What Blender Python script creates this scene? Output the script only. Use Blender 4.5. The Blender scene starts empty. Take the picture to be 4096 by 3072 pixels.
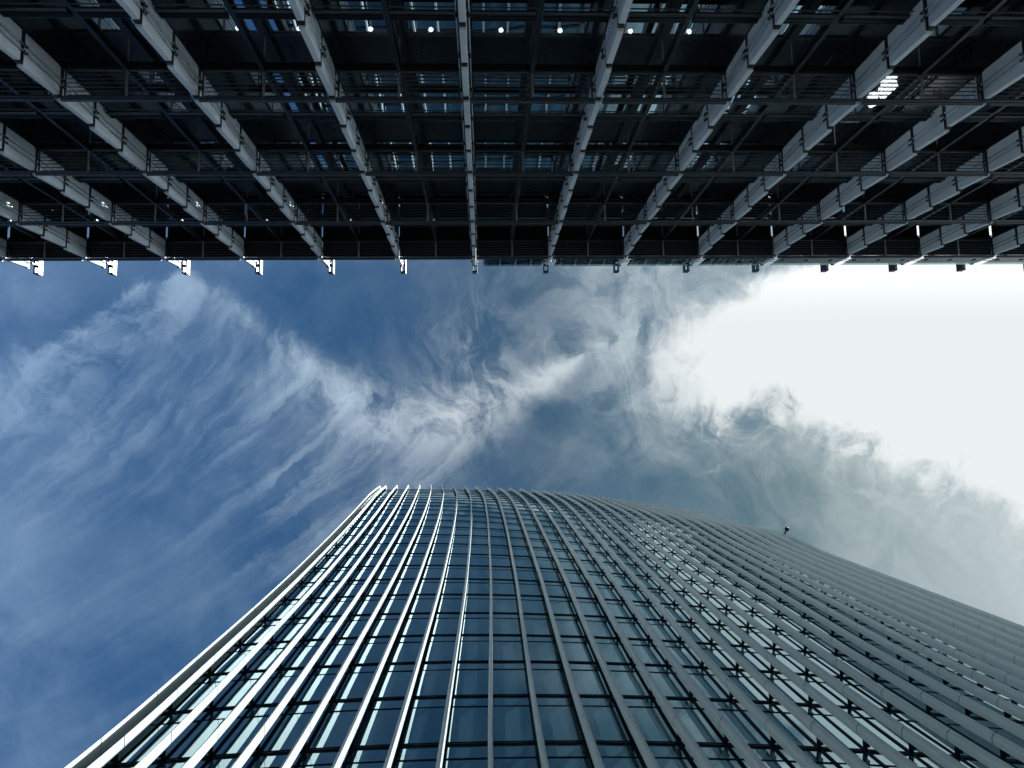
import bpy, math, random
from mathutils import Vector, Matrix
random.seed(7)
R = math.radians
scene = bpy.context.scene
COL = scene.collection

# ------------------------------------------------------------------ camera
# World: +X along the street, +Y towards the glass tower, -Y towards the stone building, Z up.
EYE = 1.6
FPX, W0, H0 = 2963.0, 4096.0, 3072.0                 # focal length in pixels of the photograph
zc = Vector((1939 - 2048, 1876 - 1536, FPX)).normalized()      # the zenith, in camera axes (right, down, forward)
x0 = Vector((38900 * 1.8517, -375 * 1.8517, FPX)).normalized()
xc = (x0 - zc * x0.dot(zc)).normalized()
yc = zc.cross(xc)
ROT = Matrix((xc, yc, zc))                            # camera axes -> world
cam_d = bpy.data.cameras.new("camera")
cam = bpy.data.objects.new("camera", cam_d)
COL.objects.link(cam)
right, down, fwd = (ROT.col[i] for i in range(3))
m3 = Matrix((right, -down, -fwd)).transposed()
cam.matrix_world = Matrix.Translation((0, 0, EYE)) @ m3.to_4x4()
cam_d.sensor_width = 36.0
cam_d.lens = 36.0 * FPX / W0
cam_d.clip_start = 0.05
cam_d.clip_end = 4000
scene.camera = cam


def sky_xy(px, py):
    """Direction of a 2212-pixel-wide photo point as (x/z, y/z)."""
    d = ROT @ Vector((px * 1.8517 - 2048, py * 1.8517 - 1536, FPX))
    return d.x / d.z, d.y / d.z


# ------------------------------------------------------------------ light
SUN_T = (0.60, -0.20)
SUN = Vector((SUN_T[0], SUN_T[1], 1)).normalized()
sun_el = math.asin(SUN.z)
sun_rot = math.atan2(SUN.x, SUN.y)
sd = bpy.data.lights.new("sun", "SUN")
sd.energy = 5.0
sd.angle = R(0.5)
sd.color = (1.0, 0.98, 0.95)
so = bpy.data.objects.new("sun", sd)
COL.objects.link(so)
so.rotation_euler = SUN.to_track_quat("Z", "Y").to_euler()
so.location = (60, -20, 150)

scene.view_settings.view_transform = "Standard"
scene.view_settings.look = "None"
scene.view_settings.exposure = 1.1
scene.view_settings.gamma = 1.0
EXPO = 2 ** 1.1
SKY_STRENGTH = 0.06
c = scene.cycles if hasattr(scene, "cycles") else None
scene.render.engine = "CYCLES"
scene.cycles.use_denoising = True
scene.cycles.max_bounces = 8
scene.cycles.diffuse_bounces = 3
scene.cycles.glossy_bounces = 4
scene.cycles.transparent_max_bounces = 12
scene.cycles.caustics_reflective = False
scene.cycles.caustics_refractive = False
scene.cycles.sample_clamp_indirect = 6.0


class NT:
    """Small wrapper that writes maths as shader nodes."""

    def __init__(self, tree):
        self.t = tree

    def new(self, typ, **kw):
        n = self.t.nodes.new(typ)
        for k, v in kw.items():
            setattr(n, k, v)
        return n

    def put(self, sock, v):
        if isinstance(v, S):
            self.t.links.new(v.s, sock)
        elif hasattr(v, "is_linked"):
            self.t.links.new(v, sock)
        else:
            sock.default_value = v

    def math(self, op, a, b=0.0, cl=False):
        n = self.new("ShaderNodeMath", operation=op, use_clamp=cl)
        self.put(n.inputs[0], a)
        self.put(n.inputs[1], b)
        return S(self, n.outputs[0])

    def ss(self, v, lo, hi, a=0.0, b=1.0):
        n = self.new("ShaderNodeMapRange", interpolation_type="SMOOTHSTEP")
        self.put(n.inputs[0], v)
        for i, q in enumerate((lo, hi, a, b)):
            self.put(n.inputs[i + 1], q)
        return S(self, n.outputs[0])

    def curve(self, v, pts, lo, hi, top=1.0, bot=0.0):
        """y(v) through pts; v mapped lo..hi, values bot..top."""
        n = self.new("ShaderNodeFloatCurve")
        u = (v - lo) * (1.0 / (hi - lo))
        self.put(n.inputs[1], u)
        cv = n.mapping.curves[0]
        P = [((x - lo) / (hi - lo), (y - bot) / (top - bot)) for x, y in pts]
        P = [(min(max(a, 0), 1), min(max(b, 0), 1)) for a, b in P]
        while len(cv.points) < len(P):
            cv.points.new(0.5, 0.5)
        for q, (a, b) in zip(cv.points, P):
            q.location = (a, b)
            q.handle_type = "AUTO_CLAMPED"
        n.mapping.update()
        return S(self, n.outputs[0]) * (top - bot) + bot

    def vec(self, x, y, z=0.0):
        n = self.new("ShaderNodeCombineXYZ")
        for i, q in enumerate((x, y, z)):
            self.put(n.inputs[i], q)
        return n.outputs[0]

    def noise(self, v, scale, detail=5.0, rough=0.55, dist=0.0, lac=2.0):
        n = self.new("ShaderNodeTexNoise")
        n.noise_dimensions = "3D"
        self.put(n.inputs["Vector"], v)
        n.inputs["Scale"].default_value = scale
        n.inputs["Detail"].default_value = detail
        n.inputs["Roughness"].default_value = rough
        n.inputs["Lacunarity"].default_value = lac
        n.inputs["Distortion"].default_value = dist
        return S(self, n.outputs["Fac"])

    def mix(self, f, a, b, mode="MIX"):
        n = self.new("ShaderNodeMix", data_type="RGBA", blend_type=mode)
        self.put(n.inputs[0], f)
        for i, q in ((6, a), (7, b)):
            if isinstance(q, tuple):
                q = (q[0], q[1], q[2], 1.0)
            self.put(n.inputs[i], q)
        return n.outputs[2]

    def ramp(self, f, stops):
        n = self.new("ShaderNodeValToRGB")
        self.put(n.inputs[0], f)
        e = n.color_ramp.elements
        while len(e) < len(stops):
            e.new(0.5)
        for q, (p, col) in zip(e, stops):
            q.position = p
            q.color = (col[0], col[1], col[2], 1)
        return n.outputs[0]


class S:
    def __init__(self, nt, s):
        self.nt, self.s = nt, s

    def __add__(self, o): return self.nt.math("ADD", self, o)
    def __radd__(self, o): return self.nt.math("ADD", self, o)
    def __sub__(self, o): return self.nt.math("SUBTRACT", self, o)
    def __rsub__(self, o): return self.nt.math("SUBTRACT", o, self)
    def __mul__(self, o): return self.nt.math("MULTIPLY", self, o)
    def __rmul__(self, o): return self.nt.math("MULTIPLY", self, o)
    def __truediv__(self, o): return self.nt.math("DIVIDE", self, o)
    def max(self, o): return self.nt.math("MAXIMUM", self, o)
    def min(self, o): return self.nt.math("MINIMUM", self, o)
    def pow(self, o): return self.nt.math("POWER", self, o)
    def abs(self): return self.nt.math("ABSOLUTE", self)
    def exp(self): return self.nt.math("EXPONENT", self)
    def clamp(self): return self.nt.math("ADD", self, 0.0, True)


def lin(r, g, b):
    f = lambda v: (v / 255 / 12.92) if v / 255 <= 0.04045 else ((v / 255 + 0.055) / 1.055) ** 2.4
    return f(r), f(g), f(b)


def srad(r, g, b):
    """Radiance that shows as this sRGB colour, before the Background strength."""
    k = 1.0 / (EXPO * SKY_STRENGTH)
    return tuple(v * k for v in lin(r, g, b))


def build_sky():
    w = bpy.data.worlds.new("World")
    scene.world = w
    w.use_nodes = True
    t = w.node_tree
    t.nodes.clear()
    N = NT(t)
    out = N.new("ShaderNodeOutputWorld")
    bg = N.new("ShaderNodeBackground")
    bg.inputs["Strength"].default_value = SKY_STRENGTH
    t.links.new(bg.outputs[0], out.inputs[0])
    sky = N.new("ShaderNodeTexSky", sky_type="NISHITA")
    sky.sun_disc = False
    sky.sun_elevation = sun_el
    sky.sun_rotation = sun_rot
    sky.air_density = 1.0
    sky.dust_density = 0.6
    sky.ozone_density = 1.5
    tc = N.new("ShaderNodeTexCoord")
    sep = N.new("ShaderNodeSeparateXYZ")
    t.links.new(tc.outputs["Generated"], sep.inputs[0])
    dx, dy, dz = (S(N, sep.outputs[i]) for i in range(3))
    zz = dz.max(0.12)
    X = (dx / zz).max(-6.0).min(6.0)
    Y = (dy / zz).max(-6.0).min(6.0)
    P0 = N.vec(X, Y, 0.0)
    # drifting of the cloud layer
    wa = N.noise(P0, 3.1, 4, 0.55) - 0.5
    wb = N.noise(N.vec(X + 7.3, Y - 3.1, 1.7), 3.1, 4, 0.55) - 0.5
    fa = N.noise(N.vec(X, Y, 4.2), 12.0, 5, 0.6) - 0.5
    fb = N.noise(N.vec(X, Y, 9.2), 12.0, 5, 0.6) - 0.5
    XW = X + wa * 0.10 + fa * 0.05
    YW = Y + wb * 0.10 + fb * 0.05
    soft = N.noise(N.vec(XW, YW, 2.0), 4.5, 6, 0.58)
    fine = N.noise(N.vec(XW, YW, 5.0), 15.0, 8, 0.66, 1.0)
    turb = N.noise(N.vec(XW + fb * 0.04, YW - fa * 0.04, 7.0), 8.5, 8, 0.64, 1.6)

    def pts(l):
        return [sky_xy(a, b) for a, b in l]

    lo, hi = -0.75, 0.75
    line = pts([(-120, 880), (0, 835), (100, 780), (200, 705), (260, 650), (310, 622), (360, 613), (410, 620), (480, 652), (560, 718), (640, 783),
                (700, 835), (780, 880), (860, 908), (940, 915), (1010, 900), (1080, 868), (1160, 825), (1230, 783), (1285, 750),
                (1400, 705), (1560, 650)])
    yc_ = N.curve(X, line, lo, hi, 0.2, -0.4)

    def amp(l, y=830):
        return [(sky_xy(a, y)[0], b) for a, b in l]

    A = N.curve(X, amp([(-60, 0.35), (60, 0.55), (180, 0.58), (270, 0.62), (400, 0.62), (560, 0.80), (640, 0.8), (720, 0.85), (840, 1.0), (950, 1.1),
                        (1080, 1.1), (1200, 0.95), (1270, 0.6), (1330, 0.35), (1450, 0.15)]), lo, hi, 1.2, 0.0)
    wdn = N.curve(X, amp([(0, 0.08), (150, 0.08), (270, 0.066), (400, 0.058), (560, 0.046), (640, 0.044), (700, 0.046), (900, 0.046), (1080, 0.040), (1200, 0.028), (1290, 0.016),
                          (1450, 0.02)]), lo, hi, 0.15, 0.0)
    d = (Y + wb * 0.03 + fb * 0.045 + (turb - 0.5) * 0.05) - yc_
    up = (d * -1.0).max(0.0)
    upn = up / N.curve(X, amp([(0, 0.03), (270, 0.010), (500, 0.014), (700, 0.026), (760, 0.030), (900, 0.034), (1080, 0.026), (1290, 0.012)]), lo, hi, 0.05, 0.0)
    dp = d.max(0.0)
    dn = dp / wdn
    cut = ((upn * upn) * -1.0).exp()
    core = cut * ((dn * dn) * -1.0).exp()
    dens = core * A * (N.ss(turb, 0.40, 0.62) * 0.68 + N.ss(fine, 0.42, 0.62) * 0.44 + 0.05)
    # fall streaks: combed out of the wisp, curving down and to the left
    Yq = (Y + 0.26).max(0.0)
    V = X + Yq * 0.40 + Yq * Yq * 1.35 + wa * 0.09 + fa * 0.045 + (turb - 0.5) * 0.05
    s1 = N.noise(N.vec(V * 15.0, YW * 3.5, 12.6), 1.0, 8, 0.62)
    s2 = N.noise(N.vec(V * 46.0, YW * 9.0, 3.3), 1.0, 6, 0.66)
    s3 = N.noise(N.vec(V * 5.0, YW * 5.0, 8.1), 1.0, 3, 0.5)
    strk = N.ss(s1, 0.46, 0.66) * 0.80 + N.ss(s2, 0.46, 0.64) * 0.30 * N.ss(s1, 0.36, 0.55) + N.ss(fine, 0.45, 0.70) * 0.18
    TA = N.curve(X, amp([(-60, 0.6), (80, 0.8), (300, 1.0), (500, 1.0), (640, 1.0), (760, 0.85), (900, 0.62), (1050, 0.32), (1200, 0.22),
                         (1450, 0.1)]), lo, hi, 1.0, 0.0)
    trail = cut * ((dp / 0.20) * -1.0).exp() * TA
    dens = dens + trail * (strk * N.ss(s3, 0.22, 0.52) * (0.55 + N.ss(turb, 0.35, 0.65) * 0.45) + (soft - 0.33).max(0.0) * 0.65)
    # curls that rise from the right-hand half of the wisp
    U2 = XW * 0.28 + YW * 0.96
    V2 = XW * 0.96 - YW * 0.28 + fb * 0.05
    st3 = N.noise(N.vec(U2 * 3.6, V2 * 13.0, 6.1), 1.0, 7, 0.66, 1.1)
    fil3 = N.ss(st3, 0.46, 0.76)

    def blob(px, py, kx, ky, wob=0.05):
        ax, ay = sky_xy(px, py)
        return (((((X + fa * wob) - ax) * kx).pow(2.0) + (((Y + fb * wob) - ay) * ky).pow(2.0)) * -1.0).exp()

    dens = dens + blob(1020, 770, 11, 13) * (fil3 * 0.65 + N.ss(fine, 0.5, 0.8) * 0.35)
    dens = dens + blob(1340, 730, 7.5, 9.5) * (fil3 * 0.32 + N.ss(turb, 0.35, 0.70) * 0.50 + N.ss(fine, 0.4, 0.7) * 0.15)
    dens = dens + blob(1380, 620, 7.0, 14) * (N.ss(turb, 0.3, 0.75) * 0.4 + 0.12)
    dens = dens + blob(1420, 850, 10, 13) * (fil3 * 0.35 + N.ss(fine, 0.35, 0.7) * 0.35)
    # the thin sharp tongue at the wisp's right end
    ax, ay = sky_xy(1262, 768)
    bx, by = sky_xy(1090, 880)
    L_ = math.hypot(bx - ax, by - ay)
    tx, ty = (bx - ax) / L_, (by - ay) / L_
    tu = (X + fa * 0.02 - ax) * tx + (Y + fb * 0.02 - ay) * ty
    tv = (X + fa * 0.02 - ax) * ty - (Y + fb * 0.02 - ay) * tx
    tw = tu.max(0.0) * 0.16 + 0.002
    dens = dens + (((tv / tw).pow(2.0)) * -1.0).exp() * N.ss(tu, -0.004, 0.012) * N.ss(tu, 0.17, 0.06) * (0.35 + fine * 0.45)
    # faint veil everywhere, thicker far left
    lf = N.ss(X, -0.47, -0.72) * N.ss(X, -1.3, -0.8)
    veil = N.ss(soft, 0.40, 0.72)
    dens = dens + veil * (N.ss(X, 0.05, -0.30, 0.05, 0.14) + lf * 0.30) + N.ss(turb, 0.42, 0.8) * (0.05 + lf * 0.22)
    dens = dens + N.ss(Y, -0.20, -0.29) * N.ss(Y, -0.42, -0.31) * N.ss(X, -0.25, -0.58) * (0.18 + veil * 0.12)
    dens = dens * N.ss(X.abs().max(Y.abs()), 2.5, 1.0, 0.25, 1.0)
    # clear pockets
    for qx, qy, kx, ky, amt in ((1205, 890, 13, 20, 0.8), (1185, 660, 10, 20, 0.5), (700, 735, 10, 26, 0.35), (880, 685, 7, 17, 0.5), (352, 720, 13, 12, 0.4),
                                (500, 770, 14, 11, 0.35), (960, 1010, 8, 12, 0.35)):
        dens = dens * (1.0 - blob(qx, qy, kx, ky) * amt)
    dens = (1.0 - (dens.max(0.0) * -1.15).exp()) * 0.98

    # the clear sky: the Nishita sky, pulled towards the deeper tone of a polarised summer sky
    f = ((X + 0.75) * (1 / 1.5)).clamp()
    base = N.mix(1.0, sky.outputs[0], (0.56, 0.84, 1.05), "MULTIPLY")
    clear = N.ramp(f, [(0.07, srad(58, 98, 146)), (0.29, srad(48, 89, 132)), (0.45, srad(46, 84, 118)), (0.55, srad(46, 82, 106)),
                       (0.67, srad(66, 100, 116)), (0.78, srad(88, 118, 128)), (0.90, srad(140, 162, 168)), (1.0, srad(170, 186, 190))])
    base = N.mix(0.88, base, clear)
    dim = N.ss(X, -0.76, -1.1, 1.0, 0.55) * N.ss(Y, -0.5, -0.9, 1.0, 0.75)
    base = N.mix(1.0, base, N.vec(dim, dim, dim), "MULTIPLY")
    cl = N.ramp(f, [(0.0, srad(138, 170, 206)), (0.30, srad(172, 198, 222)), (0.48, srad(222, 232, 238)), (0.68, srad(214, 226, 230)), (1.0, srad(228, 236, 236))])
    colr = N.mix(dens, base, cl)
    # grey cloud bank lower right, with the sun-bleached break above it
    e = pts([(1800, 540), (1665, 600), (1600, 640), (1540, 668), (1495, 710), (1478, 780), (1490, 850)])
    gx = N.curve(Y, [(-0.70, 0.34), (-0.46, 0.34), (-0.36, 0.39)] + [(b, a) for a, b in e], -0.70, -0.07, 0.6, 0.2)
    gy = N.curve(X, pts([(1380, 780), (1440, 860), (1500, 905), (1560, 912), (1600, 893), (1680, 882), (1740, 905), (1800, 938), (1900, 972), (1980, 1022),
                         (2080, 1046), (2150, 1052), (2230, 1108), (2400, 1160)]), 0.2, 0.9, 0.2, -0.2)
    fg = N.noise(N.vec((XW * 0.75 + YW * 0.66) * 34.0, (XW * 0.66 - YW * 0.75) * 9.0, 1.1), 1.0, 5, 0.62, 0.5) - 0.5
    ragged = fa * 0.09 + (fine - 0.5) * 0.09 + fb * 0.05 + fg * 0.05
    right_of = N.ss(X - gx + ragged, -0.060, 0.03)
    above = N.ss(gy - Y + ragged, -0.030, 0.022)
    white = right_of * above * N.ss(Y, -0.85, -0.55)
    bank = N.ss(X + fa * 0.1, 0.14, 0.50) * N.ss(Y - gy + ragged, -0.03, 0.03)
    gb = N.ramp(f, [(0.0, srad(76, 102, 120)), (0.66, srad(70, 100, 114)), (0.76, srad(92, 120, 128)), (0.86, srad(132, 154, 159)), (1.0, srad(182, 196, 200))])
    lit = N.mix(0.40, gb, srad(216, 224, 226))
    gb2 = N.mix((N.ss(turb, 0.3, 0.75) * 0.5 + N.ss(soft, 0.35, 0.7) * 0.5), gb, lit)
    near = ((Y - gy + ragged).max(0.0) / 0.045 * -1.0).exp() * N.ss(X, 0.22, 0.38)
    gb2 = N.mix(near * (0.25 + N.ss(turb, 0.40, 0.66) * 0.45), gb2, srad(206, 217, 220))
    colr = N.mix(bank * 0.92, colr, gb2)
    rim = N.ss(gy - Y + ragged, -0.11, 0.0) * N.ss(X + ragged, 0.22, 0.34)
    colr = N.mix(rim * (0.12 + N.ss(fine, 0.42, 0.66) * 0.35), colr, srad(232, 238, 238))
    bright = 0.98 + N.ss(Y, -0.19, -0.29) * 0.25 + N.ss(Y, -0.30, -0.46) * N.ss(X, 0.28, 0.45) * N.ss(Y, -0.85, -0.6) * 1.6 + N.ss(X, 0.80, 1.3) * 5.0
    wht = N.new("ShaderNodeMix", data_type="RGBA", blend_type="MULTIPLY")
    wht.inputs[0].default_value = 1.0
    wht.inputs[6].default_value = (*srad(238, 243, 244), 1)
    t.links.new(N.vec(bright, bright, bright), wht.inputs[7])
    colr = N.mix(white, colr, wht.outputs[2])
    # below the skyline: dull city haze
    low = N.ss(dz, 0.36, 0.05)
    fin = N.mix(low, colr, srad(56, 70, 84))
    t.links.new(fin, bg.inputs["Color"])


build_sky()


# ------------------------------------------------------------------ materials
def mat(name, base, rough=0.5, metal=0.0, spec=0.5, noise=0.0, nscale=3.0, bump=0.0, bscale=40.0, stretch=(1, 1, 1)):
    m = bpy.data.materials.new(name)
    m.use_nodes = True
    N = NT(m.node_tree)
    b = m.node_tree.nodes["Principled BSDF"]
    b.inputs["Base Color"].default_value = (*base, 1)
    b.inputs["Roughness"].default_value = rough
    b.inputs["Metallic"].default_value = metal
    b.inputs["Specular IOR Level"].default_value = spec
    if noise or bump:
        tc = N.new("ShaderNodeTexCoord")
        mp = N.new("ShaderNodeMapping")
        mp.inputs["Scale"].default_value = stretch
        m.node_tree.links.new(tc.outputs["Object"], mp.inputs[0])
        if noise:
            n = N.noise(mp.outputs[0], nscale, 6, 0.6)
            n2 = N.noise(mp.outputs[0], nscale * 9, 4, 0.6)
            f = (n * 0.65 + n2 * 0.35 - 0.25) * 2.0
            lo = tuple(v * (1 - noise) for v in base)
            hi = tuple(min(1, v * (1 + noise)) for v in base)
            m.node_tree.links.new(N.mix(f.clamp(), lo, hi), b.inputs["Base Color"])
            r = (n - 0.5) * 0.25 + rough
            m.node_tree.links.new(r.clamp().s, b.inputs["Roughness"])
        if bump:
            bp = N.new("ShaderNodeBump")
            bp.inputs["Strength"].default_value = bump
            bp.inputs["Distance"].default_value = 0.02
            N.put(bp.inputs["Height"], N.noise(mp.outputs[0], bscale, 4, 0.6))
            m.node_tree.links.new(bp.outputs[0], b.inputs["Normal"])
    return m


def glass_mat(name, tint, ior, see, bump=0.0, bscale=0.6, body=(0.01, 0.015, 0.02), coat=0.0):
    """Coated glazing: mirror by angle, over a dim see-through or dark body."""
    m = bpy.data.materials.new(name)
    m.use_nodes = True
    t = m.node_tree
    t.nodes.clear()
    N = NT(t)
    out = N.new("ShaderNodeOutputMaterial")
    fr = N.new("ShaderNodeFresnel")
    fr.inputs["IOR"].default_value = ior
    gl = N.new("ShaderNodeBsdfGlossy")
    gl.inputs["Roughness"].default_value = 0.004
    gl.inputs["Color"].default_value = (*tint, 1)
    if see > 0:
        tr = N.new("ShaderNodeBsdfTransparent")
        tr.inputs["Color"].default_value = (see, see * 1.04, see * 1.06, 1)
    else:
        tr = N.new("ShaderNodeBsdfDiffuse")
        tr.inputs["Color"].default_value = (*body, 1)
    if bump:
        tc = N.new("ShaderNodeTexCoord")
        bp = N.new("ShaderNodeBump")
        bp.inputs["Strength"].default_value = bump
        bp.inputs["Distance"].default_value = 0.01
        N.put(bp.inputs["Height"], N.noise(tc.outputs["Object"], bscale, 1, 0.4))
        t.links.new(bp.outputs[0], gl.inputs["Normal"])
    mx = N.new("ShaderNodeMixShader")
    N.put(mx.inputs[0], S(N, fr.outputs[0]) * (1.0 - coat) + coat)
    t.links.new(tr.outputs[0], mx.inputs[1])
    t.links.new(gl.outputs[0], mx.inputs[2])
    t.links.new(mx.outputs[0], out.inputs[0])
    return m


def tower_glass(i):
    body = ((0.016, 0.042, 0.062), (0.018, 0.046, 0.066), (0.024, 0.055, 0.074), (0.014, 0.038, 0.056))[i]
    return glass_mat("tower_glass", (0.70, 0.94, 1.0), (1.7, 1.66, 1.7, 1.74)[i], 0.0, (0.06, 0.08, 0.05, 0.10)[i], 0.45, body, coat=(0.10, 0.09, 0.10, 0.11)[i])


M = dict(
    stone=mat("limestone", (0.60, 0.73, 0.87), 0.8, 0, 0.2, 0.2, 1.4, 0.35, 30, (1, 1, 0.35)),
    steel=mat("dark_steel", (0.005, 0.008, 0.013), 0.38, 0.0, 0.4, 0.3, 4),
    tube=mat("satin_steel_tube", (0.05, 0.07, 0.09), 0.32, 0.6, 0.5, 0.2, 5),
    rod=mat("stainless_rod", (0.62, 0.64, 0.66), 0.22, 1.0),
    louvre=mat("louvre_blade", (0.06, 0.09, 0.12), 0.35, 0.4, 0.5, 0.2, 5),
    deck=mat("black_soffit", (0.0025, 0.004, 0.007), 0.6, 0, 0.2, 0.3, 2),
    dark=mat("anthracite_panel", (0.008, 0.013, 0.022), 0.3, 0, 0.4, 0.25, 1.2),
    glass_a=glass_mat("window_glass", (0.78, 0.90, 1.0), 1.7, 0.30, 0.25, 0.9, coat=0.68),
    glass_clear=glass_mat("balustrade_glass", (0.9, 0.95, 0.95), 1.5, 0.82),
    room=mat("room_ceiling", (0.10, 0.11, 0.12), 0.8, 0, 0.2, 0.1, 1),
    roof=mat("roof_membrane", (0.12, 0.12, 0.12), 0.9, 0, 0.2, 0.2, 1),
    fin=mat("pale_painted_aluminium", (0.48, 0.575, 0.59), 0.5, 0, 0.2, 0.05, 0.8),
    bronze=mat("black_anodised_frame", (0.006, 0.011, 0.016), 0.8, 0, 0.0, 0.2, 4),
    alu=mat("brushed_aluminium", (0.45, 0.48, 0.50), 0.35, 0.8, 0.5, 0.1, 6),
    glass_t=tower_glass(0),
    ledge=mat("grey_ledge_trim", (0.10, 0.125, 0.14), 0.7, 0, 0.1, 0.1, 6),
    wall=mat("grey_cladding", (0.30, 0.31, 0.32), 0.6, 0, 0.4, 0.1, 0.5),
    asphalt=mat("asphalt", (0.05, 0.05, 0.052), 0.9, 0, 0.3, 0.35, 2.5, 0.5, 60),
    paving=mat("paving", (0.28, 0.27, 0.26), 0.85, 0, 0.3, 0.2, 1.2, 0.3, 30),
    paint=mat("road_paint", (0.75, 0.62, 0.12), 0.7, 0, 0.3, 0.2, 5),
    earth=mat("city_ground", (0.16, 0.16, 0.16), 0.95, 0, 0.2, 0.3, 0.05),
)
GLASS_T = [M["glass_t"], tower_glass(1), tower_glass(2), tower_glass(3)]
em = bpy.data.materials.new("lamp_glow")
em.use_nodes = True
_b = em.node_tree.nodes["Principled BSDF"]
_b.inputs["Base Color"].default_value = (0.9, 0.9, 0.9, 1)
_b.inputs["Emission Color"].default_value = (0.93, 0.98, 1.0, 1)
_b.inputs["Emission Strength"].default_value = 6.0
M["glow"] = em


# ------------------------------------------------------------------ mesh helpers
class MB:
    def __init__(self):
        self.v, self.f, self.m, self.s = [], [], [], []

    def add(self, verts, faces, mi=0, smooth=False):
        o = len(self.v)
        self.v += [tuple(p) for p in verts]
        for q in faces:
            self.f.append(tuple(i + o for i in q))
            self.m.append(mi)
            self.s.append(smooth)

    def box(self, a, b, mi=0):
        (x0, y0, z0), (x1, y1, z1) = a, b
        self.add([(x0, y0, z0), (x1, y0, z0), (x1, y1, z0), (x0, y1, z0), (x0, y0, z1), (x1, y0, z1), (x1, y1, z1), (x0, y1, z1)],
                 [(0, 3, 2, 1), (4, 5, 6, 7), (0, 1, 5, 4), (1, 2, 6, 5), (2, 3, 7, 6), (3, 0, 4, 7)], mi)

    def hexa(self, lo, hi, mi=0):
        """lo, hi: four corners each (counter-clockwise from above)."""
        self.add(list(lo) + list(hi), [(0, 3, 2, 1), (4, 5, 6, 7), (0, 1, 5, 4), (1, 2, 6, 5), (2, 3, 7, 6), (3, 0, 4, 7)], mi)

    def tube(self, a, b, r, n=8, mi=0, caps=True):
        a, b = Vector(a), Vector(b)
        d = (b - a).normalized()
        s = d.cross(Vector((0, 0, 1)) if abs(d.z) < 0.9 else Vector((1, 0, 0))).normalized()
        u = d.cross(s)
        ring = [s * math.cos(2 * math.pi * i / n) * r + u * math.sin(2 * math.pi * i / n) * r for i in range(n)]
        vs = [a + q for q in ring] + [b + q for q in ring]
        self.add(vs, [(i, (i + 1) % n, n + (i + 1) % n, n + i) for i in range(n)], mi, True)
        if caps:
            self.add(vs, [tuple(range(n))[::-1], tuple(range(n, 2 * n))], mi)

    def ball(self, c, r, n=10, k=6, mi=0):
        vs = [(c[0], c[1], c[2] - r)]
        for j in range(1, k):
            t = math.pi * j / k
            for i in range(n):
                p = 2 * math.pi * i / n
                vs.append((c[0] + r * math.sin(t) * math.cos(p), c[1] + r * math.sin(t) * math.sin(p), c[2] - r * math.cos(t)))
        vs.append((c[0], c[1], c[2] + r))
        fs = [(0, 1 + (i + 1) % n, 1 + i) for i in range(n)]
        for j in range(k - 2):
            a, b = 1 + j * n, 1 + (j + 1) * n
            fs += [(a + i, a + (i + 1) % n, b + (i + 1) % n, b + i) for i in range(n)]
        L = len(vs) - 1
        a = 1 + (k - 2) * n
        fs += [(a + i, a + (i + 1) % n, L) for i in range(n)]
        self.add(vs, fs, mi, True)

    def sweep(self, rings, mi=0, smooth=True, caps=True):
        n = len(rings[0])
        o = [p for r in rings for p in r]
        fs = []
        for k in range(len(rings) - 1):
            a, b = k * n, (k + 1) * n
            fs += [(a + i, a + (i + 1) % n, b + (i + 1) % n, b + i) for i in range(n)]
        self.add(o, fs, mi, smooth)
        if caps:
            L = (len(rings) - 1) * n
            self.add(o, [tuple(range(n))[::-1], tuple(range(L, L + n))], mi)

    def mesh(self, name, mats):
        me = bpy.data.meshes.new(name)
        me.from_pydata(self.v, [], self.f)
        for q in mats if isinstance(mats, (list, tuple)) else [mats]:
            me.materials.append(q)
        me.polygons.foreach_set("material_index", self.m)
        me.polygons.foreach_set("use_smooth", self.s)
        me.update()
        return me

    def build(self, name, mats, parent=None, loc=(0, 0, 0)):
        return link(name, self.mesh(name, mats), parent, loc)


def link(name, me, parent=None, loc=(0, 0, 0)):
    o = bpy.data.objects.new(name, me)
    COL.objects.link(o)
    o.location = loc
    if parent is not None:
        o.parent = parent
    return o


def tag(o, label=None, cat=None, group=None, kind=None):
    for k, v in (("label", label), ("category", cat), ("group", group), ("kind", kind)):
        if v:
            o[k] = v
    return o


def empty(name, loc=(0, 0, 0)):
    return link(name, None, None, loc)


def proj(P):
    """World point -> photo pixel (None behind the camera)."""
    q = ROT.transposed() @ (Vector(P) - Vector((0, 0, EYE)))
    if q.z <= 0.1:
        return None
    return 2048 + FPX * q.x / q.z, 1536 + FPX * q.y / q.z


def area_seen(poly):
    """Photo area of a polygon whose middle is in the frame, else 0."""
    P = [proj(p) for p in poly]
    if any(p is None for p in P):
        return 0
    mx = sum(p[0] for p in P) / len(P)
    my = sum(p[1] for p in P) / len(P)
    if not (-60 < mx < 4156 and -60 < my < 3132):
        return 0
    a = 0
    for (x1, y1), (x2, y2) in zip(P, P[1:] + P[:1]):
        a += x1 * y2 - x2 * y1
    return abs(a) / 2


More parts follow.
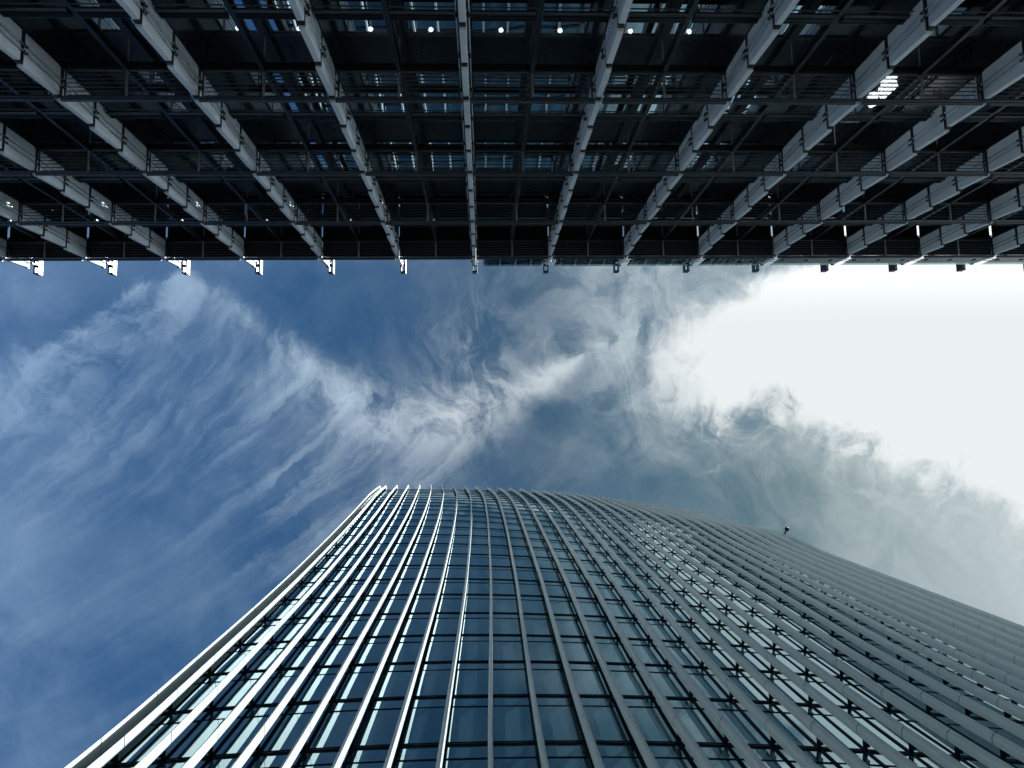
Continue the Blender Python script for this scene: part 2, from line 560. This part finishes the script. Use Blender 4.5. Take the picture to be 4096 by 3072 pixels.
# ------------------------------------------------------------------ street
def street():
    g = MB()
    g.add([(-1500, -1500, -0.15), (1500, -1500, -0.15), (1500, 1500, -0.15), (-1500, 1500, -0.15)], [(0, 1, 2, 3)])
    tag(g.build("ground", M["earth"]), kind="structure")
    r = MB()
    r.box((-90, -3.6, -0.14), (90, 3.4, 0.0))
    tag(r.build("road", M["asphalt"]), kind="structure")
    for s, y0, y1 in ((0, -7.6, -3.75), (1, 3.55, 7.0)):
        p = MB()
        p.box((-90, y0, -0.14), (90, y1, 0.12))
        tag(p.build("pavement", M["paving"]), kind="structure")
        k = MB()
        ya = -3.75 if s == 0 else 3.4
        k.box((-90, ya, -0.14), (90, ya + 0.15, 0.125))
        tag(k.build("kerb", M["stone"]), kind="structure")
    for y in (-3.35, -3.15, 2.95, 3.15):
        l = MB()
        l.box((-90, y - 0.05, 0.0), (90, y + 0.05, 0.004))
        tag(l.build("road_marking", M["paint"]), kind="structure")


street()

# ------------------------------------------------------------------ the stone-finned building
DA, SA, HA = 7.90, 2.876, 4.005
FIN0 = -0.32                                   # x of the fin nearest the camera
L1 = 15.22 + EYE                               # a walkway level; others every HA
LEVELS = [L1 + HA * k for k in range(-3, 4)]   # bottom .. roof
ROOF = LEVELS[-1]
KX = list(range(-8, 9))                        # fin numbers
YG, YB, YM, YD = -9.46, -8.60, -8.67, -8.64    # glass, fin back, mid post, deck front
FT = 0.125


def fin_x(k):
    return FIN0 + SA * k


def stone_building():
    root = empty("stone_office_building", (0, -DA, 0))
    tag(root, "dark stone and glass office building with rows of pale vertical stone fins and louvred walkways", "building")

    def P(mb, name, mats, parent=root):
        o = mb.build(name, mats, parent)
        if parent is root:
            o.location = (0, DA, 0)
        return o

    pan = HA / 3
    zs0 = LEVELS[0]
    n_pan = int(round((ROOF - zs0) / pan)) + 1
    # ---- fins (shared meshes, built round x = 0)
    fin = MB()
    for i in range(n_pan):
        za, zb = zs0 + i * pan + 0.055, zs0 + (i + 1) * pan - 0.055
        f0, f1 = -DA, -DA - 0.075
        c_ = 0.008
        for (xa, ya0, ya1) in ((FT / 2, 0, 0),):
            lo = [(-xa, YB, za), (xa, YB, za), (xa, f0 - c_, za), (xa - c_, f0, za), (-xa + c_, f0, za), (-xa, f0 - c_, za)]
            hi = [(-xa, YB, zb), (xa, YB, zb), (xa, f1 - c_, zb), (xa - c_, f1, zb), (-xa + c_, f1, zb), (-xa, f1 - c_, zb)]
        fin.add(lo + hi, [(0, 1, 2, 3, 4, 5), (11, 10, 9, 8, 7, 6)] + [(i2, 6 + i2, 6 + (i2 + 1) % 6, (i2 + 1) % 6) for i2 in range(6)])
    fin_me = fin.mesh("stone_fin", M["stone"])
    blade = MB()
    blade.box((-0.05, YG + 0.03, zs0 - 0.3), (0.05, YB - 0.06, ROOF - 0.02))
    blade.box((-0.11, YG + 0.02, zs0 - 0.3), (0.11, YG + 0.10, ROOF - 0.02))
    blade.box((-0.085, YB - 0.06, zs0 - 0.3), (0.085, YB - 0.02, ROOF - 0.02))
    blade_me = blade.mesh("backing_blade", M["dark"])
    rod_mes = []
    for s in (-1, 1):
        for yy in (-8.29, -8.16):
            r = MB()
            x = s * (FT / 2 + 0.055)
            r.tube((x, yy, zs0), (x, yy, ROOF + pan * 1.05), 0.013, 6)
            rod_mes.append(r.mesh("support_rod", M["rod"]))
    cl = MB()
    cl.box((-0.056, YB - 0.02, -0.05), (0.056, -DA - 0.05, 0.05))
    cl.box((-0.075, YB - 0.03, -0.05), (0.075, -8.30, 0.05))
    for s in (-1, 1):
        for yy in (-8.29, -8.16):
            x = s * (FT / 2 + 0.055)
            cl.tube((0, yy, 0), (s * (FT / 2 + 0.05), yy, 0), 0.016, 6)
            cl.ball((x, yy, 0.045), 0.034, 8, 6)
            cl.ball((x, yy, -0.045), 0.034, 8, 6)
    clamp_me = cl.mesh("clamp", M["steel"])
    cap = MB()
    z0, z1 = ROOF + pan + 0.55, ROOF + pan + 0.85
    ya, yb = -8.52, -7.88
    for x in (-0.1, 0.07):
        cap.box((x, ya, z0), (x + 0.03, yb, z1))
    cap.box((-0.07, yb - 0.05, z0), (0.07, yb - 0.002, z1))
    cap.box((-0.07, (ya + yb) / 2 - 0.02, z0 + 0.02), (0.07, (ya + yb) / 2 + 0.02, z1 - 0.02))
    cap.box((-0.07, ya + 0.002, z0), (0.07, ya + 0.05, z1))
    cap_me = cap.mesh("cap_frame", M["steel"])
    arm = MB()
    arm.tube((0, -8.42, ROOF + 0.1), (0, -8.42, z0 + 0.1), 0.045, 8)
    arm.tube((0, -8.22, ROOF + pan - 0.1), (0, -8.22, z0 + 0.05), 0.03, 8)
    arm.ball((0, -8.22, ROOF + pan + 0.22), 0.07, 10, 6)
    arm_me = arm.mesh("cap_arm", M["alu"])
    for k in KX:
        fo = link("stone_fin", fin_me, root, (fin_x(k), DA, 0))
        link("backing_blade", blade_me, fo)
        for rm in rod_mes:
            link("support_rod", rm, fo)
        for i in range(n_pan + 1):
            z = zs0 + i * pan
            if z < 12:
                continue
            link("clamp", clamp_me, fo, (0, 0, z))
        link("cap_frame", cap_me, fo)
        link("cap_arm", arm_me, fo)

    # ---- bays: walkways, transoms, posts
    half = SA / 2
    wa, wb = FT / 2 + 0.10, SA - FT / 2 - 0.10
    deck = MB()
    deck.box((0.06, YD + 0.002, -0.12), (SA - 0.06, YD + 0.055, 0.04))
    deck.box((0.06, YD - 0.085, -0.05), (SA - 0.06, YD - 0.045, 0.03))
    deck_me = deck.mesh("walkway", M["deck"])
    lou = MB()
    for i in range(6):
        y = -8.45 + i * 0.094
        lou.hexa([(wa + 0.03, y - 0.016, -0.010), (wb - 0.03, y - 0.016, -0.010), (wb - 0.03, y + 0.012, -0.010), (wa + 0.03, y + 0.012, -0.010)],
                 [(wa + 0.03, y - 0.024, 0.012), (wb - 0.03, y - 0.024, 0.012), (wb - 0.03, y + 0.004, 0.012), (wa + 0.03, y + 0.004, 0.012)])
    lou_me = lou.mesh("louvre", M["louvre"])
    rail = MB()
    rail.tube((0.08, -DA + 0.01, 0.0), (SA - 0.08, -DA + 0.01, 0.0), 0.042, 10)
    rail.box((0.08, -DA - 0.055, -0.05), (SA - 0.08, -DA - 0.043, 0.05))
    rail_me = rail.mesh("front_rail", M["tube"])
    frm = MB()
    frm.tube((wa - 0.02, -8.60, 0), (wa - 0.02, -DA - 0.05, 0), 0.022, 8)
    frm.tube((wb + 0.02, -8.60, 0), (wb + 0.02, -DA - 0.05, 0), 0.022, 8)
    frm.tube((0.1, -8.545, -0.02), (SA - 0.1, -8.545, -0.02), 0.03, 8)
    frm_me = frm.mesh("end_frame", M["tube"])
    sup = MB()
    sup.tube((half, -8.62, -0.04), (half, -DA - 0.06, -0.04), 0.03, 8)
    sup.tube((half, YG + 0.12, -0.02), (half, -8.74, -0.02), 0.022, 8)
    sup_me = sup.mesh("support_tube", M["alu"])
    tr = MB()
    for a, b in ((0.10, half - 0.075), (half + 0.075, SA - 0.10)):
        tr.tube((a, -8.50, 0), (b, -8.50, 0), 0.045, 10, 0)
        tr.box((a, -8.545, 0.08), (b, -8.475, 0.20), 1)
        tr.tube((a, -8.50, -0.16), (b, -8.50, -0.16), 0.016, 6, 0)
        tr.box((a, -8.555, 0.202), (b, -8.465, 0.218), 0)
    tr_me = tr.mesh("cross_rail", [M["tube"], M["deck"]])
    po = MB()
    po.box((-0.045, YM, zs0 - 0.3), (0.045, YM + 0.16, ROOF - 0.17))
    for s in (-1, 1):
        po.box((s * 0.066 - 0.012, YM - 0.01, zs0 - 0.3), (s * 0.066 + 0.012, YM + 0.05, ROOF - 0.17), 1)
        po.box((s * 0.10 - 0.014, YG + 0.02, zs0 - 0.3), (s * 0.10 + 0.014, YG + 0.07, ROOF - 0.17), 1)
    po.box((-0.085, YG + 0.02, zs0 - 0.3), (0.085, YG + 0.13, ROOF - 0.17))
    po_me = po.mesh("mid_post", [M["steel"], M["tube"]])
    spa = MB()
    spa.box((0.114, YG - 0.02, 0.10), (half - 0.11, YG + 0.012, 1.40))
    spa.box((half + 0.11, YG - 0.02, 0.10), (SA - 0.114, YG + 0.012, 1.40))
    spa.box((0.114, YG + 0.013, 1.33), (SA - 0.114, YG + 0.035, 1.39))
    spa_me = spa.mesh("spandrel", M["dark"])
    cop = MB()
    cop.box((FT / 2 + 0.01, YG + 0.02, 0.07), (SA - FT / 2 - 0.01, -DA - 0.11, 0.12))
    cop_me = cop.mesh("coping", M["deck"])
    for k in KX[:-1]:
        x = fin_x(k)
        link("mid_post", po_me, root, (x + half, DA, 0))
        for li, z in enumerate(LEVELS):
            if li < 2:
                continue
            w = link("walkway", deck_me, root, (x, DA, z))
            for nm, me in (("louvre", lou_me), ("front_rail", rail_me), ("end_frame", frm_me), ("support_tube", sup_me)):
                link(nm, me, w)
            if li < len(LEVELS) - 1:
                link("spandrel", spa_me, root, (x, DA, z))
            if li == len(LEVELS) - 1:
                link("coping", cop_me, root, (x, DA, z))
            if li < len(LEVELS) - 1:
                link("cross_rail", tr_me, root, (x, DA, z + 1.80))
    # ---- windows: each pane its own part, the hundred that show largest
    cand = []
    for k in KX[:-1]:
        for li, z in enumerate(LEVELS[:-1]):
            for h in (0, 1):
                xa = fin_x(k) + h * half + 0.112 + (0 if h == 0 else 0.005)
                xb = fin_x(k) + (h + 1) * half - (0.117 if h == 0 else 0.112)
                q = [(xa, YG, z + 1.42), (xb, YG, z + 1.42), (xb, YG, z + HA + 0.08), (xa, YG, z + HA + 0.08)]
                cand.append((area_seen(q) * (1 if li >= 2 else 0), q))
    cand.sort(key=lambda t: -t[0])

    def pane(mb, q, mi=0):
        a, b = R(random.gauss(0, 0.10)), R(random.gauss(0, 0.10))
        cx, cz = (q[0][0] + q[1][0]) / 2, (q[0][2] + q[2][2]) / 2
        nx = 8
        vs, fs = [], []
        for j in range(nx + 1):
            for i in range(5):
                x = q[0][0] + (q[1][0] - q[0][0]) * i / 4
                z = q[0][2] + (q[2][2] - q[0][2]) * j / nx
                vs.append((x, YG + (x - cx) * math.tan(a) + (z - cz) * math.tan(b), z))
        for j in range(nx):
            for i in range(4):
                p = j * 5 + i
                fs.append((p, p + 1, p + 6, p + 5))
        mb.add(vs, [f[::-1] for f in fs], mi, True)

    for a, q in cand[:96]:
        mb = MB()
        pane(mb, q)
        w = P(mb, "window", M["glass_a"])
        fr = MB()
        x0_, x1_ = q[0][0], q[1][0]
        z0_, z1_ = q[0][2], q[2][2]
        for (aa, bb) in (((x0_, YG + 0.012, z0_), (x0_ + 0.035, YG + 0.05, z1_)), ((x1_ - 0.035, YG + 0.012, z0_), (x1_, YG + 0.05, z1_)),
                         ((x0_ + 0.036, YG + 0.012, z1_ - 0.05), (x1_ - 0.036, YG + 0.045, z1_))):
            fr.box(aa, bb)
        fr.build("frame", M["tube"], w)
    rest = MB()
    for a, q in cand[96:]:
        pane(rest, q)
    o = P(rest, "window", M["glass_a"])
    o["kind"] = "stuff"
    o["label"] = "the smaller windows of the stone-finned building"
    # ---- floors behind the glass, back wall, roof, lower wall
    xl, xr = fin_x(KX[0]) - 0.2, fin_x(KX[-1]) + 0.2
    for z in LEVELS[:-1]:
        fl = MB()
        fl.box((xl, -15.8, z + 0.32), (xr, YG - 0.10, z + 0.72))
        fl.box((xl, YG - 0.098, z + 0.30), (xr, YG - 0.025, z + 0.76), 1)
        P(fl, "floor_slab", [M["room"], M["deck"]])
    bw = MB()
    bw.box((xl, -16.0, 0), (xr, -15.82, ROOF + 0.3))
    bw.box((xl - 0.3, -16.0, 0), (xl - 0.02, YG - 0.02, ROOF + 0.3))
    bw.box((xr + 0.02, -16.0, 0), (xr + 0.3, YG - 0.02, ROOF + 0.3))
    P(bw, "rear_wall", M["wall"])
    rf = MB()
    rf.box((xl, -15.8, ROOF - 0.15), (xr, YG - 0.02, ROOF + 0.25))
    P(rf, "roof", M["roof"])
    lw = MB()
    lw.box((xl, -9.8, 0), (xr, -9.2, LEVELS[0] - 0.4))
    lw.box((xl, -9.8, LEVELS[0] - 0.398), (xr, -9.0, LEVELS[0] - 0.31))
    P(lw, "base_wall", M["stone"])
    # ---- glass balustrade along the right half of the roof edge
    gl = MB()
    st = MB()
    xa = fin_x(0) + 0.35
    for k in range(1, 9):
        x1 = fin_x(k) - 0.25
        gl.box((xa, -DA - 0.02, ROOF + 0.15), (x1, -DA - 0.006, ROOF + 1.18))
        n = 3
        xa = fin_x(k) + 0.25
    bal = P(gl, "balustrade", M["glass_clear"])
    for i in range(0, 8 * 3):
        x = fin_x(0) + 0.48 + SA / 3 * i
        st.box((x - 0.025, -DA - 0.10, ROOF + 0.02), (x + 0.025, -DA - 0.024, ROOF + 0.52))
        st.box((x - 0.05, -DA - 0.05, ROOF + 0.46), (x + 0.05, -DA + 0.02, ROOF + 0.60))
        st.tube((x + 0.2, -DA - 0.5, ROOF + 0.05), (x, -DA - 0.06, ROOF + 0.5), 0.02, 6)
    st.build("balustrade_clip", M["tube"], bal)
    rl = MB()
    rl.tube((fin_x(0) + 0.35, -DA - 0.06, ROOF + 0.55), (fin_x(8), -DA - 0.06, ROOF + 0.55), 0.012, 6)
    rl.tube((fin_x(0) + 0.35, -DA - 0.06, ROOF + 0.78), (fin_x(8), -DA - 0.06, ROOF + 0.78), 0.012, 6)
    rl.build("rail", M["steel"], bal)


stone_building()


# ------------------------------------------------------------------ the glass tower
def lerp_tab(tab, z):
    """Smooth (Catmull-Rom) reading of a table."""
    if z <= tab[0][0]:
        return tab[0][1]
    if z >= tab[-1][0]:
        return tab[-1][1]
    for i in range(len(tab) - 1):
        if z <= tab[i + 1][0]:
            break
    (za, a), (zb, b) = tab[i], tab[i + 1]
    h = zb - za
    ma = (b - tab[i - 1][1]) / (zb - tab[i - 1][0]) if i > 0 else 0.0
    mb = (tab[i + 2][1] - a) / (tab[i + 2][0] - za) if i + 2 < len(tab) else (b - a) / h
    t = (z - za) / h
    return (2 * t**3 - 3 * t**2 + 1) * a + (t**3 - 2 * t**2 + t) * h * ma + (-2 * t**3 + 3 * t**2) * b + (t**3 - t**2) * h * mb


HT, Z0 = 4.0, 20.8
T_MID = [(12, 0.06), (20.8, 0.08), (32.8, 0.2), (44.8, 0.29), (68.8, 0.2), (92.8, -0.25), (105, -0.75), (119, -1.5)]
T_SP = [(12, 1.24), (20.8, 1.27), (32.8, 1.36), (44.8, 1.435), (68.8, 1.525), (92.8, 1.665), (119, 1.785)]
T_YM = [(12, 7.28), (20.8, 7.27), (32.8, 7.02), (44.8, 6.35), (56.8, 5.44), (68.8, 4.47), (80.8, 3.73), (92.8, 3.29), (104.8, 3.08), (119, 2.96)]
T_A = [(12, 0.004), (20.8, 0.004), (32.8, 0.0041), (68.8, 0.0038), (92.8, 0.0030), (119, 0.00235)]
T_C = [(12, -0.8), (20.8, -1.0), (32.8, -3.0), (44.8, -5.2), (68.8, -9.5), (92.8, -11.5), (119, -12.0)]
T_L = [(12, 0.962), (20, 0.964), (30, 0.975), (45, 0.962), (62, 0.962), (80, 0.965), (95, 0.983), (119, 1.0)]
T_K = [(12, 50), (32.8, 50), (68.8, 65), (92.8, 100), (119, 300)]
NF = 31
K_LO, K_HI = -5, 24
STAND, FD, FW = 0.31, 0.31, 0.125


def glass_pt(j, z):
    """Facade point of fin line j (0 = left corner) at height z above the eye."""
    u = (0.50 if j == 0 else j) - 9
    if u < 0:
        u *= lerp_tab(T_L, z)
    x = lerp_tab(T_MID, z) + u * lerp_tab(T_SP, z)
    dx = x - lerp_tab(T_C, z)
    y = lerp_tab(T_YM, z) + lerp_tab(T_A, z) * dx * dx / (1 + (dx / lerp_tab(T_K, z)) ** 2)
    return Vector((x, y, z + EYE))


def zf(k):
    return Z0 + HT * k


TOP = zf(K_HI) + 2.6


def glass_tower():
    base = glass_pt(9, zf(K_LO))
    root = empty("glass_tower", (0, 7.3, 0))
    tag(root, "tall curving glass tower with closely spaced pale vertical fins, leaning out towards its top", "tower")

    def P(mb, name, mats):
        o = mb.build(name, mats, root)
        o.location = (0, -7.3, 0)
        return o

    def prof(w, d0, d1):
        """Blade section from y=-d1 (front) to y=-d0 (back): crisp right edge, front rounded off to the left."""
        r = [(-w / 2, -d0), (w / 2, -d0), (w / 2, -d1)]
        k = 0.95                                     # the nose is cut back from the right-hand tip
        for t in (0.12, 0.4, 0.7, 0.9):
            r.append((w / 2 - w * t, -d1 + w * k * (0.55 * t + 0.45 * t ** 3)))
        r += [(-w / 2, -d1 + w * k * 1.25)]
        return r

    # --- fins
    for j in range(NF):
        mb = MB()
        d0 = STAND
        g_ = min(1, max(0, (j - 20) / 8))
        g_ = g_ * g_ * (3 - 2 * g_)
        w = FW + 0.02 * g_
        if j == 0:
            d0 = 0.03
        pr = prof(w, d0, STAND + FD + 0.13 * g_)
        for k in range(K_LO, K_HI + 1):
            za = zf(k) + 0.30
            zb = zf(k + 1) + 0.30 - 0.045
            if k == K_HI:
                zb = TOP
            rings = []
            ns = 3 if k < 14 else 2
            for i in range(ns + 1):
                z = za + (zb - za) * i / ns
                g = glass_pt(j, z)
                rings.append([(g.x + a, g.y + b, g.z) for a, b in pr])
            if k == K_HI:      # the head of the blade rolls back over the roof edge
                g = glass_pt(j, zb)
                for i in range(1, 8):
                    t = math.pi / 2 * i / 7
                    rad = 1.5
                    rg = []
                    for a, b in pr:
                        q = b - 0.9
                        rg.append((g.x + a, g.y + 0.9 + q * math.cos(t) + 0.0, g.z + (-q) * math.sin(t) * 0.9))
                    rings.append(rg)
                rg2 = [(p[0], p[1] + 1.6, p[2]) for p in rings[-1]]
                rings.append(rg2)
            mb.sweep(rings, 0, False, True)
        core = [(p[0] * 0.8, p[1] * 0.9 - 0.1 * (d0 + STAND + FD) / 2) for p in pr]
        rings = []
        for i in range(61):
            g = glass_pt(j, zf(K_LO) + 0.4 + (TOP - zf(K_LO) - 0.5) * i / 60)
            rings.append([(g.x + a, g.y + b, g.z) for a, b in core])
        mb.sweep(rings, 1, False, True)
        f = P(mb, "vertical_fin", [M["fin"], M["bronze"]])
        for k in range(K_LO + 3, K_HI + 1):
            g = glass_pt(j, zf(k))
            b = MB()
            b.box((g.x - 0.03, g.y - STAND - 0.02, g.z - 0.16), (g.x + 0.03, g.y - 0.005, g.z + 0.0))
            b.box((g.x - 0.025, g.y - STAND - 0.01, g.z - 0.30), (g.x + 0.025, g.y - STAND + 0.14, g.z - 0.172))
            b.build("bracket", M["bronze"], f)

    # --- floor ledges
    for k in range(K_LO, K_HI + 1):
        mb = MB()
        tb = MB()
        for (dz0, dz1, pr_, mi) in ((-0.06, 0.01, 0.035, 0), (-0.12, -0.06, 0.022, 1), (-0.18, -0.12, 0.035, 0), (-1.08, -1.05, 0.02, 2)):
            for j in range(NF - 1):
                A0, B0 = glass_pt(j, zf(k) + dz0), glass_pt(j + 1, zf(k) + dz0)
                A1, B1 = glass_pt(j, zf(k) + dz1), glass_pt(j + 1, zf(k) + dz1)
                o = Vector((0, -pr_, 0))
                i = Vector((0, 0.02, 0))
                (tb if mi == 2 else mb).hexa([A0 + o, B0 + o, B0 + i, A0 + i], [A1 + o, B1 + o, B1 + i, A1 + i], mi % 2)
        P(mb, "floor_ledge", [M["bronze"], M["ledge"]])
        P(tb, "transom", M["bronze"])
    # --- mullions
    for j in range(1, NF):
        mb = MB()
        n = 60
        for (xo, wd, pr_, mi) in ((0, 0.06, 0.03, 0), (0.062, 0.014, 0.02, 0)):
            for i in range(n):
                za = zf(K_LO) + (TOP - zf(K_LO)) * i / n
                zb = zf(K_LO) + (TOP - zf(K_LO)) * (i + 1) / n
                a, b = glass_pt(j, za), glass_pt(j, zb)
                q = lambda p: [Vector((p.x + xo - wd / 2, p.y - pr_, p.z)), Vector((p.x + xo + wd / 2, p.y - pr_, p.z)),
                               Vector((p.x + xo + wd / 2, p.y + 0.02, p.z)), Vector((p.x + xo - wd / 2, p.y + 0.02, p.z))]
                mb.hexa(q(a), q(b), mi)
        P(mb, "mullion", [M["bronze"], M["alu"]])
    # --- glazing
    cand = []
    for k in range(K_LO, K_HI + 1):
        for j in range(NF - 1):
            za, zb = zf(k) + 0.0, (zf(k + 1) - 0.05 if k < K_HI else TOP)
            q = [glass_pt(j, za), glass_pt(j + 1, za), glass_pt(j + 1, zb), glass_pt(j, zb)]
            a = area_seen(q)
            if j > 20:
                a *= 0.3
            cand.append((a, k, j, za, zb))
    cand.sort(key=lambda t: -t[0])

    def pane(mb, k, j, za, zb):
        A0, B0, B1, A1 = glass_pt(j, za), glass_pt(j + 1, za), glass_pt(j + 1, zb), glass_pt(j, zb)
        zm = zf(k + 1) - 1.08
        split = [(za, zm), (zm, zb)] if zm < zb - 0.3 else [(za, zb)]
        for (u, v) in split:
            p = [glass_pt(j, u), glass_pt(j + 1, u), glass_pt(j + 1, v), glass_pt(j, v)]
            tx, tz = random.gauss(0, 0.0035), random.gauss(0, 0.004)
            c_ = sum(p, Vector()) / 4
            q = [Vector((w.x, w.y + (w.x - c_.x) * tx + (w.z - c_.z) * tz * 0.5, w.z)) for w in p]
            mb.add(q, [(0, 1, 2, 3)], random.choice((0, 0, 0, 1, 1, 2, 3)))

    for a, k, j, za, zb in cand[:98]:
        mb = MB()
        pane(mb, k, j, za, zb)
        P(mb, "window", GLASS_T)
    rest = MB()
    for a, k, j, za, zb in cand[98:]:
        pane(rest, k, j, za, zb)
    o = P(rest, "window", GLASS_T)
    o["kind"] = "stuff"
    o["label"] = "the smaller windows of the curving tower"
    # --- body behind the facade
    bk = MB()
    Yb = 42.0
    n = 24
    for j, sgn in ((0, -1), (NF - 1, 1)):
        fs, vs = [], []
        m_ = 8
        for i in range(n + 1):
            z = -EYE + (TOP + EYE) * i / n
            zz = max(z, zf(K_LO))
            p = glass_pt(j, zz)
            for s in range(m_ + 1):
                t = s / m_
                vs.append((p.x + sgn * (0.03 + 5.0 * math.sin(t * math.pi)), p.y + 0.03 + (Yb - p.y) * t, z + EYE))
        for i in range(n):
            for s in range(m_):
                q = i * (m_ + 1) + s
                fs.append((q, q + 1, q + m_ + 2, q + m_ + 1))
        bk.add(vs, fs, 0, True)
    pa, pb = glass_pt(0, TOP), glass_pt(NF - 1, TOP)
    bk.add([(pa.x, Yb, 0), (pb.x, Yb, 0), (pb.x, Yb, TOP + EYE), (pa.x, Yb, TOP + EYE)], [(0, 1, 2, 3)])
    P(bk, "side_wall", M["wall"])
    rf = MB()
    top = [glass_pt(j, TOP - 0.1) + Vector((0, 0.05, 0)) for j in range(NF)]
    rf.add(top + [Vector((pb.x, Yb, TOP + EYE - 0.1)), Vector((pa.x, Yb, TOP + EYE - 0.1))], [tuple(range(NF + 2))])
    P(rf, "roof", M["roof"])
    lw = MB()
    for j in range(NF - 1):
        a, b = glass_pt(j, zf(K_LO)), glass_pt(j + 1, zf(K_LO))
        lw.add([(a.x, a.y + 0.1, 0), (b.x, b.y + 0.1, 0), (b.x, b.y + 0.1, b.z), (a.x, a.y + 0.1, a.z)], [(0, 1, 2, 3)])
    P(lw, "base_wall", M["dark"])
    return root


glass_tower()


# ------------------------------------------------------------------ small things
def lamps():
    me = MB()
    me.ball((0, 0, 0), 0.060, 14, 10)
    g_me = me.mesh("globe", M["glow"])
    me = MB()
    me.tube((0, 0, -0.012), (0, 0, 0.012), 0.064, 14)
    b_me = me.mesh("band", M["steel"])
    me = MB()
    me.tube((0, 0, 0.055), (0, 0, 0.235), 0.012, 6)
    me.tube((0, 0, 0.235), (0, 0, 0.249), 0.05, 10)
    s_me = me.mesh("stem", M["steel"])
    L = LEVELS[3]
    spots = [(-5.29, "leftmost glowing globe lamp of the row, beside a dark diagonal mid post"),
             (-3.96, "glowing globe lamp half hidden by the first stone fin left of the central fin"),
             (-2.41, "glowing globe lamp two to the left of the narrow central stone fin"),
             (-1.09, "glowing globe lamp immediately left of the narrow central stone fin"),
             (0.457, "glowing globe lamp immediately right of the narrow central stone fin"),
             (1.77, "glowing globe lamp two to the right of the narrow central stone fin"),
             (3.34, "glowing globe lamp just right of the first stone fin right of the central fin"),
             (4.66, "glowing globe lamp among wavy reflections, last one before the wide gap in the row"),
             (11.93, "globe lamp standing apart from the row, alone near the upper right corner")]
    for x, lab in spots:
        o = empty("pendant_lamp", (x * 15.28 / 15.4, -9.57, L + 0.07))
        tag(o, lab, "lamp", "globe lamps hanging inside the stone building's windows")
        link("globe", g_me, o)
        link("band", b_me, o)
        link("stem", s_me, o)


lamps()


def edge_lamp():
    g = glass_pt(NF - 1, 84.0)
    x, y, z = g.x + 0.05, g.y - STAND - FD, g.z
    o = empty("wall_lamp", (x, y, z))
    tag(o, "small black ball-shaped lamp on a short arm at the tower's outer edge against the sky", "lamp")
    b = MB()
    b.ball((0.22, -0.58, 0.0), 0.26, 14, 10)
    b.build("lamp_head", M["deck"], o)
    a = MB()
    a.tube((-0.15, 0.02, 0), (0.16, -0.45, 0), 0.08, 8)
    a.build("arm", M["deck"], o)


edge_lamp()


def sun_glint():  # added glowing balls imitate the sun's double reflection; no real lamp stands here
    o = empty("sun_glint", (10.62, -9.80, LEVELS[3] + 0.72))
    tag(o, "added cluster of glowing balls standing in for a sun glint behind the louvres near the upper right of the stone building", "lamp")
    m = bpy.data.materials.new("glint_glow")
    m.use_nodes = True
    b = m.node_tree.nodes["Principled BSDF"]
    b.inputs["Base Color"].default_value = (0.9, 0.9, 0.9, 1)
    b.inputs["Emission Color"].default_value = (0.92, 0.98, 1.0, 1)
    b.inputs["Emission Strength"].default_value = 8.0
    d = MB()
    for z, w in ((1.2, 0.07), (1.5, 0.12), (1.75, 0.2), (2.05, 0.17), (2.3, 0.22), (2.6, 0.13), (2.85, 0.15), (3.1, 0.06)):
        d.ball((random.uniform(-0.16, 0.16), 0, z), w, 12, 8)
    d.build("glint_ball", m, o)
    p = MB()
    p.tube((0, -0.2, 0.0), (0, -0.2, 3.3), 0.03, 8)
    p.tube((0, -0.2, 0.0), (0, -0.2, 0.04), 0.25, 16)
    p.build("glint_pole", M["steel"], o)


sun_glint()
